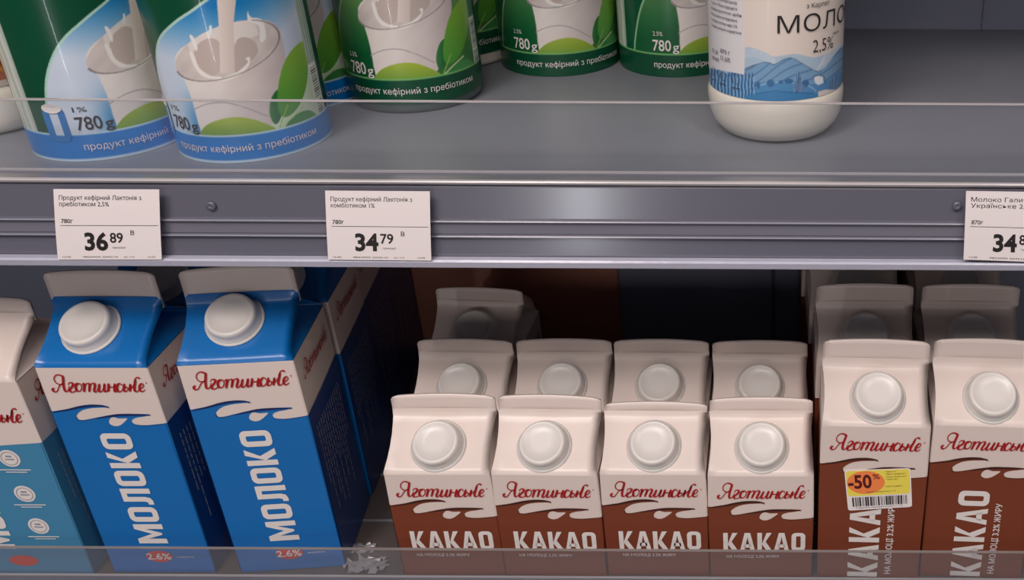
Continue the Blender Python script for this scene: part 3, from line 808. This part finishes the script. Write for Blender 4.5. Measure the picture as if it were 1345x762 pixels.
def sleeve_mesh(name, R, z0, z1, paint, m, step=.0005, profile=None, a0=-150, a1=125):
    n = int(math.radians(a1 - a0) * R / step); k = int((z1 - z0) / step)
    ang = np.radians(np.linspace(a0, a1, n + 1)); zz = np.linspace(z0, z1, k + 1)
    A, Zg = np.meshgrid(ang, zz); A, Zg = A.ravel(), Zg.ravel()
    col = sum(paint(A + da * math.radians(a1 - a0) / n, Zg + dz_ * (z1 - z0) / k) for da, dz_ in ((-.3, -.1), (.1, -.3), (.3, .1), (-.1, .3))) / 4
    Rz = R if profile is None else np.array([profile(z) for z in Zg])
    co = np.stack([Rz * np.sin(A), -Rz * np.cos(A), Zg], 1)
    i, j = np.meshgrid(np.arange(n), np.arange(k)); a = (j * (n + 1) + i).ravel()
    q = np.stack([a, a + 1, a + n + 2, a + n + 1], 1)
    me = bpy.data.meshes.new(name)
    me.vertices.add(len(co)); me.vertices.foreach_set('co', co.ravel().astype(np.float32))
    me.loops.add(q.size); me.loops.foreach_set('vertex_index', q.ravel().astype(np.int32))
    me.polygons.add(len(q)); me.polygons.foreach_set('loop_start', (np.arange(len(q)) * 4).astype(np.int32))
    me.update(calc_edges=True); me.validate()
    at = me.color_attributes.new('print', 'FLOAT_COLOR', 'POINT')
    at.data.foreach_set('color', np.concatenate([col, np.ones((len(col), 1))], 1).ravel().astype(np.float32))
    me.polygons.foreach_set('use_smooth', np.ones(len(q), bool)); me.materials.append(m); me.update()
    return me
SLEEVE = painted('printed_film', .3, .15)
TOPZ = .135
M_BLUE = sleeve_mesh('blue_sleeve', RB + .0002, .0, TOPZ, lambda U, Z: paint_kefir(U, Z, RB, False), SLEEVE)
M_GREEN = sleeve_mesh('green_sleeve', RB + .0002, .0, TOPZ, lambda U, Z: paint_kefir(U, Z, RB, True), SLEEVE)
GREEND = mat('dark_green_film', srgb(4, 72, 46), .25, coat=.4)
BASEG = mat('dark_translucent_base', srgb(70, 88, 84), .2, coat=.4)
WHITEP = mat('white_bottle_plastic', srgb(236, 228, 214), .28, coat=.2, sss=.15)
BLUEP = mat('blue_lid_plastic', srgb(20, 108, 190), .3)
body_prof = [(RB - .006, 0), (RB - .0018, .0008), (RB - .0006, .003), (RB - .0006, TOPZ), (RB - .001, TOPZ + .003), (RB - .006, .150), (RB - .017, .163), (.0205, .167), (.0205, .176)]
K_BODY = {c: lathe('bottle_body', body_prof, [m], 72) for c, m in (('b', GREEND), ('g', GREEND), ('w', WHITEP), ('d', BASEG))}
K_LID = {c: lathe('lid', [(.0225, 0), (.0230, .001), (.0230, .012), (.0215, .0135), (.001, .0135)], [m], 48) for c, m in (('b', BLUEP), ('g', GREEND))}
def curved(art, name, m, R=RB, e=.0006, maxseg=.003):
    # art in metres: x is arc length, y height; mapped onto the bottle
    return mesh(name, [((R + e) * math.sin(x / R), -(R + e) * math.cos(x / R), z) for x, z in art.v], art.f, m)
def kefir_lettering(green):
    out = []
    a = text('продукт кефірний з пребіотиком', .083, .0040, 0.0); a.place(-.028, .0068)
    out.append(('band_lettering', curved(a, 'band_lettering', WHITEINK)))
    a = text('780', .0130, .0078, .012); a.place(-.0285, .0186); x = text('g', .0045, .0062, .01); a.add(([(-.0145 + p, .0186 + q) for p, q in x.v], x.f))
    x = text('2.5%' if green else '1%', .007, .003, .0); a.add(([(-.0280 + p, .0290 + q) for p, q in x.v], x.f))
    out.append(('weight_lettering', curved(a, 'weight_lettering', BLACKINK if not green else WHITEINK)))
    # small printed picture of the lidded bottle beside the weight
    can = Art().poly(rrect(-.0450, .0120, -.0325, .0325, .004)); lid = Art().poly([(-.03875 + .0056 * math.cos(t * math.pi / 8), .0315 + .0028 * math.sin(t * math.pi / 8)) for t in range(16)])
    if not green:
        out.append(('pictogram', curved(can, 'pictogram', mat('pictogram_blue', srgb(40, 120, 190), .3))))
        out.append(('pictogram', curved(lid, 'pictogram', WHITEINK, e=.0008)))
    return out
L_BLUE, L_GREEN = kefir_lettering(False), kefir_lettering(True)
def kefir(label, kind, X, Y, yaw, lift=0.0, base='b', group=None):
    green = kind == 'green'
    t = thing('yogurt_bottle', label, 'bottle', (X, Y, UP), math.radians(yaw), group)
    obj('bottle_body', K_BODY[base], t)
    s = obj('printed_sleeve', M_GREEN if green else M_BLUE, t); s.location.z = lift + .0002
    for nm, me in (L_GREEN if green else L_BLUE): obj(nm, me, s)
    l = obj('lid', K_LID['g' if green else 'b'], t); l.location.z = .1745
    return t
def yfront(py, px): return at_z(px, py, UP).y
gB, gG = 'blue banded kefir bottles on the upper shelf', 'green banded kefir bottles on the upper shelf'
yA = yfront(213, 147) + RB
kefir('blue banded kefir bottle with the glass picture turned right, second from left', 'blue', X_at(150, yA, UP), yA, 49, group=gB)
kefir('blue banded kefir bottle with milk glass picture facing front, before the shelf edge', 'blue', BX, BY, 0, group=gB)
yD = yfront(151, 550) + RB
kefir('blue banded kefir bottle mostly hidden behind the front facing blue one', 'blue', X_at(391, yD, UP), yD + .001, -3, group=gB)
kefir('green banded kefir bottle with barcode seam, nearest of the green ones', 'green', X_at(549, yD, UP), yD, -2, .0065, 'd', gG)
yF = yfront(101, 737) + RB
kefir('green banded kefir bottle behind the nearest green one, white base showing', 'green', X_at(596, yF, UP) - .002, yF + .012, -4, .009, 'w', gG)
kefir('green banded kefir bottle, middle of the three back green ones', 'green', X_at(737, yF, UP) - .0005, yF, 4, group=gG)
kefir('green banded kefir bottle standing beside the white milk bottle', 'green', X_at(887, yF, UP) + .0015, yF, 20, group=gG)

# ------------------------------------------------------------------ milk bottle with landscape label
HR = .0412
HYf = yfront(194, 1017); HY = HYf + HR * .93; HX = X_at(1017.5, HY, UP)
ha = [(0.020, .0022), (.028, .0006), (.0335, .0022), (.0380, .0075), (.0402, .0135), (.0412, .0215), (.0412, .0262), (.0405, .0280), (.0400, .0290), (.0400, .125), (.0407, .128), (.0408, .132),
      (.039, .145), (.034, .162), (.026, .180), (.0195, .192), (.0175, .198), (.0172, .206)]
def paint_milk(U, Z):
    P = np.stack([HX + .0402 * np.sin(U), HY - .0402 * np.cos(U), UP + Z], 1)
    px, py = project(P); cx, cy = (px - 920) * 5.86, py * 5.86
    vis = np.abs(U) < math.radians(89); col = np.zeros((len(U), 3)); col[:] = (230, 216, 206)
    Zm = Z * 1000; ux = U * 40.2
    # washes of the mountain drawing
    pal = vis & in_poly(cx, cy, smooth_poly([(330, 372), (400, 368), (480, 395), (560, 436), (640, 425), (740, 415), (860, 440), (930, 425), (1000, 400), (1100, 340), (1150, 330), (1150, 900), (-50, 900), (-50, 470), (100, 470)], True, 3)); col[pal] = (176, 196, 214)
    for k in range(5):
        m = vis & line_mask(cx, cy, [(335, 385 + 14 * k), (420, 380 + 14 * k), (500, 415 + 12 * k), (575, 455 + 8 * k)], 4); col[m] = (214, 222, 230)
        m = vis & line_mask(cx, cy, [(880 + 10 * k, 545 - 8 * k), (960, 480 - 16 * k), (1040, 400 - 10 * k), (1085, 350 - 8 * k)], 4); col[m] = (216, 222, 230)
    mt = vis & in_poly(cx, cy, [(-60, 560), (60, 500), (200, 560), (340, 530), (440, 492), (510, 478), (570, 496), (640, 458), (700, 446), (740, 462), (820, 510), (900, 552), (960, 520), (1020, 440), (1070, 370), (1150, 340), (1150, 900), (-60, 900)]); col[mt] = (124, 162, 196)
    m = vis & line_mask(cx, cy, [(340, 528), (440, 492), (510, 478), (570, 496), (640, 458), (700, 446), (740, 462), (820, 510), (900, 552), (930, 545)], 5); col[m] = (62, 92, 128)
    m = mt & (np.sin(cx * .05 + cy * .09 + 2 * np.sin(cx * .012)) > .82) & (cy < 640); col[m] = (92, 132, 172)
    mid = vis & in_poly(cx, cy, smooth_poly([(-60, 620), (100, 600), (260, 610), (340, 600), (420, 640), (540, 625), (700, 628), (800, 650), (900, 640), (1000, 600), (1100, 560), (1150, 900), (-60, 900)], True, 3)); col[mid] = (86, 144, 192)
    m = vis & line_mask(cx, cy, [(400, 690), (480, 650), (600, 632), (720, 640), (830, 660), (890, 700)], 6); col[m] = (176, 204, 224)
    for x, y, w_, h_ in ((400, 660, 55, 70), (445, 655, 30, 60), (540, 640, 60, 60), (680, 625, 70, 40), (810, 640, 50, 55), (620, 632, 40, 30)):
        m = vis & (((cx - x) / (w_ / 2)) ** 2 + ((cy - y) / (h_ / 2)) ** 2 < 1); col[m] = (64, 112, 160)
    for x, y0, y1, w_ in ((755, 545, 722, 78), (1010, 590, 690, 30), (1040, 570, 680, 26)):
        m = vis & (cy > y0) & (cy < y1) & (np.abs(cx - x) < w_ / 2 * np.clip((cy - y0) / (y1 - y0) * 1.6, 0, 1)); col[m] = (70, 108, 152)
        m &= np.abs(np.sin(cx * .22)) > .93; col[m] = (170, 192, 214)
    for x in range(60, 420, 26):      # tall stroked firs on the left
        m = vis & (cy > 545 + 18 * math.sin(x)) & (cy < 760) & (np.abs(cx - x + 4 * np.sin(cy * .06 + x)) < 5); col[m] = (44, 92, 148)
        m = vis & (cy > 590) & (cy < 770) & (np.abs(cx - x - 13 + 3 * np.sin(cy * .05)) < 4); col[m] = (150, 190, 220)
    fore = vis & in_poly(cx, cy, smooth_poly([(330, 760), (420, 722), (560, 700), (720, 708), (860, 715), (915, 740), (920, 800), (920, 900), (330, 900)], True, 3)); col[fore] = (70, 134, 186)
    m = vis & line_mask(cx, cy, [(420, 722), (560, 702), (720, 712), (870, 718)], 4); col[m] = (40, 84, 136)
    wh = vis & in_poly(cx, cy, [(905, 705), (960, 690), (1100, 690), (1150, 690), (1150, 900), (915, 900)]); col[wh] = (232, 218, 212)
    hs = vis & in_poly(cx, cy, [(875, 595), (905, 582), (940, 592), (945, 640), (905, 655), (880, 635)]); col[hs] = (226, 232, 238)
    m = vis & line_mask(cx, cy, [(865, 590), (905, 575), (950, 590), (960, 640)], 5); col[m] = (52, 84, 124)
    st_ = vis & in_poly(cx, cy, [(-90, -80), (325, -60), (325, 190), (342, 300), (340, 575), (60, 520), (-60, 480)]); col[st_] = (226, 222, 224)
    c = col / 255.0
    return np.where(c <= 0.04045, c / 12.92, ((c + 0.055) / 1.055) ** 2.4)
mb = thing('milk_bottle', 'white plastic milk bottle with blue mountain landscape label', 'bottle', (HX, HY, UP))
obj('bottle_body', lathe('milk_bottle_body', ha, WHITEP, 80), mb)
ZL0 = .0292
lab = obj('paper_label', sleeve_mesh('landscape_label', .0403, ZL0, .124, lambda U, Z: paint_milk(U, Z), painted('printed_paper_label', .4, .1), a0=-120, a1=120), mb)
def on_label(art, px, py, **k): pass
def px_to_label(px, py):        # drawing grid position -> (arc, height) on the label
    v = ray(px, py); o_ = Vector((0, 0, CAMZ)); R = .0403
    a_ = v.x ** 2 + v.y ** 2; b_ = 2 * (-HX * v.x - HY * v.y); c_ = HX ** 2 + HY ** 2 - R * R
    k = (-b_ - math.sqrt(max(0, b_ * b_ - 4 * a_ * c_))) / (2 * a_); p = o_ + v * k
    return math.atan2(p.x - HX, -(p.y - HY)) * R, p.z - UP
u0, v0 = px_to_label(1021, 44); u1, _ = px_to_label(1100, 30); _, v1 = px_to_label(1022, 21)
art = text('МОЛОКО', .0760, v1 - v0, -.004); art.place(u0, v0 + .0002)
obj('name_lettering', curved(art, 'name_lettering', BLACKINK, .0403), lab)
u2, v2 = px_to_label(1067, 69); _, v3 = px_to_label(1067, 51)
art = text('2,5%', .0160, (v3 - v2) * .95, -.006); art.place(u2, v2)
x = text('жирність', .007, .0016); art.add(([(u2 + .0155 + p, v2 + .0075 + q) for p, q in x.v], x.f))
x = text('з Карпат', .016, .0026); art.add(([(u0 + .0165 + p, v1 + .0035 + q) for p, q in x.v], x.f))
obj('fat_lettering', curved(art, 'fat_lettering', BLACKINK, .0403), lab)
art = Art(); words = ['Молоко питне пастеризоване', 'з масовою часткою жиру 2,5%', 'Склад: молоко коров\'яче', 'незбиране, молоко знежирене', 'Зберігати за температури від', '+2 до +6. Після відкриття', 'вжити протягом доби']
us, vs_ = px_to_label(935, 4); ue, _ = px_to_label(974, 8)
for i, wline in enumerate(words * 2):
    x = text(wline, (ue - us) * (.9 if i % 3 else 1.0), .0017, .006); art.add(([(us + p, v1 + .018 - .0033 * i + q) for p, q in x.v], x.f))
    if v1 + .018 - .0033 * i < vs_ - .012: break
for i, (s_, du, dv) in enumerate((('15.5г', .0, -.027), ('870 г', .010, -.025), ('12 діб', .010, -.029), ('ккал', .0, -.031))):
    x = text(s_, .008, .0026); art.add(([(us + du + p, v1 + dv + q) for p, q in x.v], x.f))
for k_ in (0, 1, 2):
    c0 = us + .001 + .0105 * k_
    for q in range(3):
        t0 = q * 2.094 + .5; P3 = [(c0 + .0026 * math.cos(t0 + j * .35), v1 - .0385 + .0026 * math.sin(t0 + j * .35)) for j in range(5)]
        art.ribbon(P3, .0007, taper=False)
    art.quad(c0 - .003, v1 - .0438, c0 + .003, v1 - .0432)
obj('fine_print', curved(art, 'milk_fine_print', mat('slate_ink', srgb(84, 84, 104), .5), .0403), lab)
c = obj('cap', lathe('bottle_cap', [(.0195, 0), (.0198, .001), (.0198, .016), (.0185, .0178), (.001, .0178)], BLUEP, 48), mb); c.location.z = .200

# ------------------------------------------------------------------ bottle cut by the left edge
LR = .0400; LYf = yfront(187, -20); LY = LYf + LR; LX = X_at(-12, LY, UP)
def paint_left(U, Z):
    col = np.zeros((len(U), 3)); col[:] = (222, 206, 192); Zm = Z * 1000; ux = U * 40
    w_ = 5 * np.sin(ux * .15)
    bread = (Zm > 37 + w_ * .5) & (Zm < 58 + w_); t = np.clip(.5 + .5 * np.sin(Zm * .9 + ux * .25 + np.sin(ux * .5)), 0, 1)
    c = lerp3((150, 78, 40), (226, 160, 92), t); col[bread] = c[bread]
    s_ = (Zm > 32) & (Zm <= 37 + w_ * .5); col[s_] = (190, 120, 96)
    c = col / 255.0
    return np.where(c <= 0.04045, c / 12.92, ((c + 0.055) / 1.055) ** 2.4)
lb = thing('yogurt_bottle', 'cream bottle with brown picture label, cut by the left edge', 'bottle', (LX, LY, UP))
prof = [(.030, 0), (.036, .0010), (.0392, .0042), (.0400, .010), (.0400, .0235), (.0388, .0262), (.0378, .028), (.0378, .125), (.037, .135), (.030, .158), (.021, .172), (.0190, .184)]
obj('bottle_body', lathe('cream_bottle_body', prof, WHITEP, 72), lb)
l2 = obj('printed_sleeve', sleeve_mesh('cream_sleeve', .0381, .0285, .122, paint_left, SLEEVE, .0008, a0=-120, a1=170), lb)
art = text('5%', .017, .0095, .012); art.place(.047, .0630)
obj('fat_lettering', curved(art, 'cream_lettering', BLACKINK, .0381), l2)
c = obj('cap', K_LID['g'], lb); c.location.z = .180

# ------------------------------------------------------------------ small things
t = thing('small_bottle', 'small round white pot in shade behind the lone third row carton', 'bottle', (X_at(700, .800, LOW + .07) - .030, .803, LOW))
obj('pot_body', lathe('pot_body', [(.024, 0), (.028, .001), (.030, .006), (.031, .060), (.029, .068), (.022, .074), (.010, .077), (.001, .0775)], WHITEP, 48), t)
# crumpled clear wrap on the lower shelf
film = mat('torn_film', srgb(150, 146, 150), .25, coat=.5)
for k, (px, py, s, lb_) in enumerate(((478, 745, .017, 'larger crumpled scrap of clear film on the shelf by the cocoa cartons'), (470, 722, .013, 'small flat scrap of clear film on the shelf beside the blue cartons'))):
    rnd = random.Random(20 + k); p = at_z(px, py, LOW); bm = bmesh.new(); n = 9
    g = [[bm.verts.new(((i / n - .5) * s * 2.0 + rnd.uniform(-1, 1) * s * .09, (j / n - .5) * s * .9 + rnd.uniform(-1, 1) * s * .09, .0006 + abs(rnd.gauss(0, 1)) * s * (.12 if k == 0 else .05))) for j in range(n + 1)] for i in range(n + 1)]
    for i in range(n):
        for j in range(n):
            d = math.hypot((i / n - .45) * 2, (j / n - .5) * 2)
            if d < .95 + rnd.uniform(-.25, .2): bm.faces.new((g[i][j], g[i + 1][j], g[i + 1][j + 1], g[i][j + 1]))
    bmesh.ops.delete(bm, geom=[v for v in bm.verts if not v.link_faces], context='VERTS')
    me = bpy.data.meshes.new('film_scrap'); bm.to_mesh(me); bm.free(); me.materials.append(film)
    o = obj('film_scrap', me); o.location = p; o['label'] = lb_; o['category'] = 'scrap'
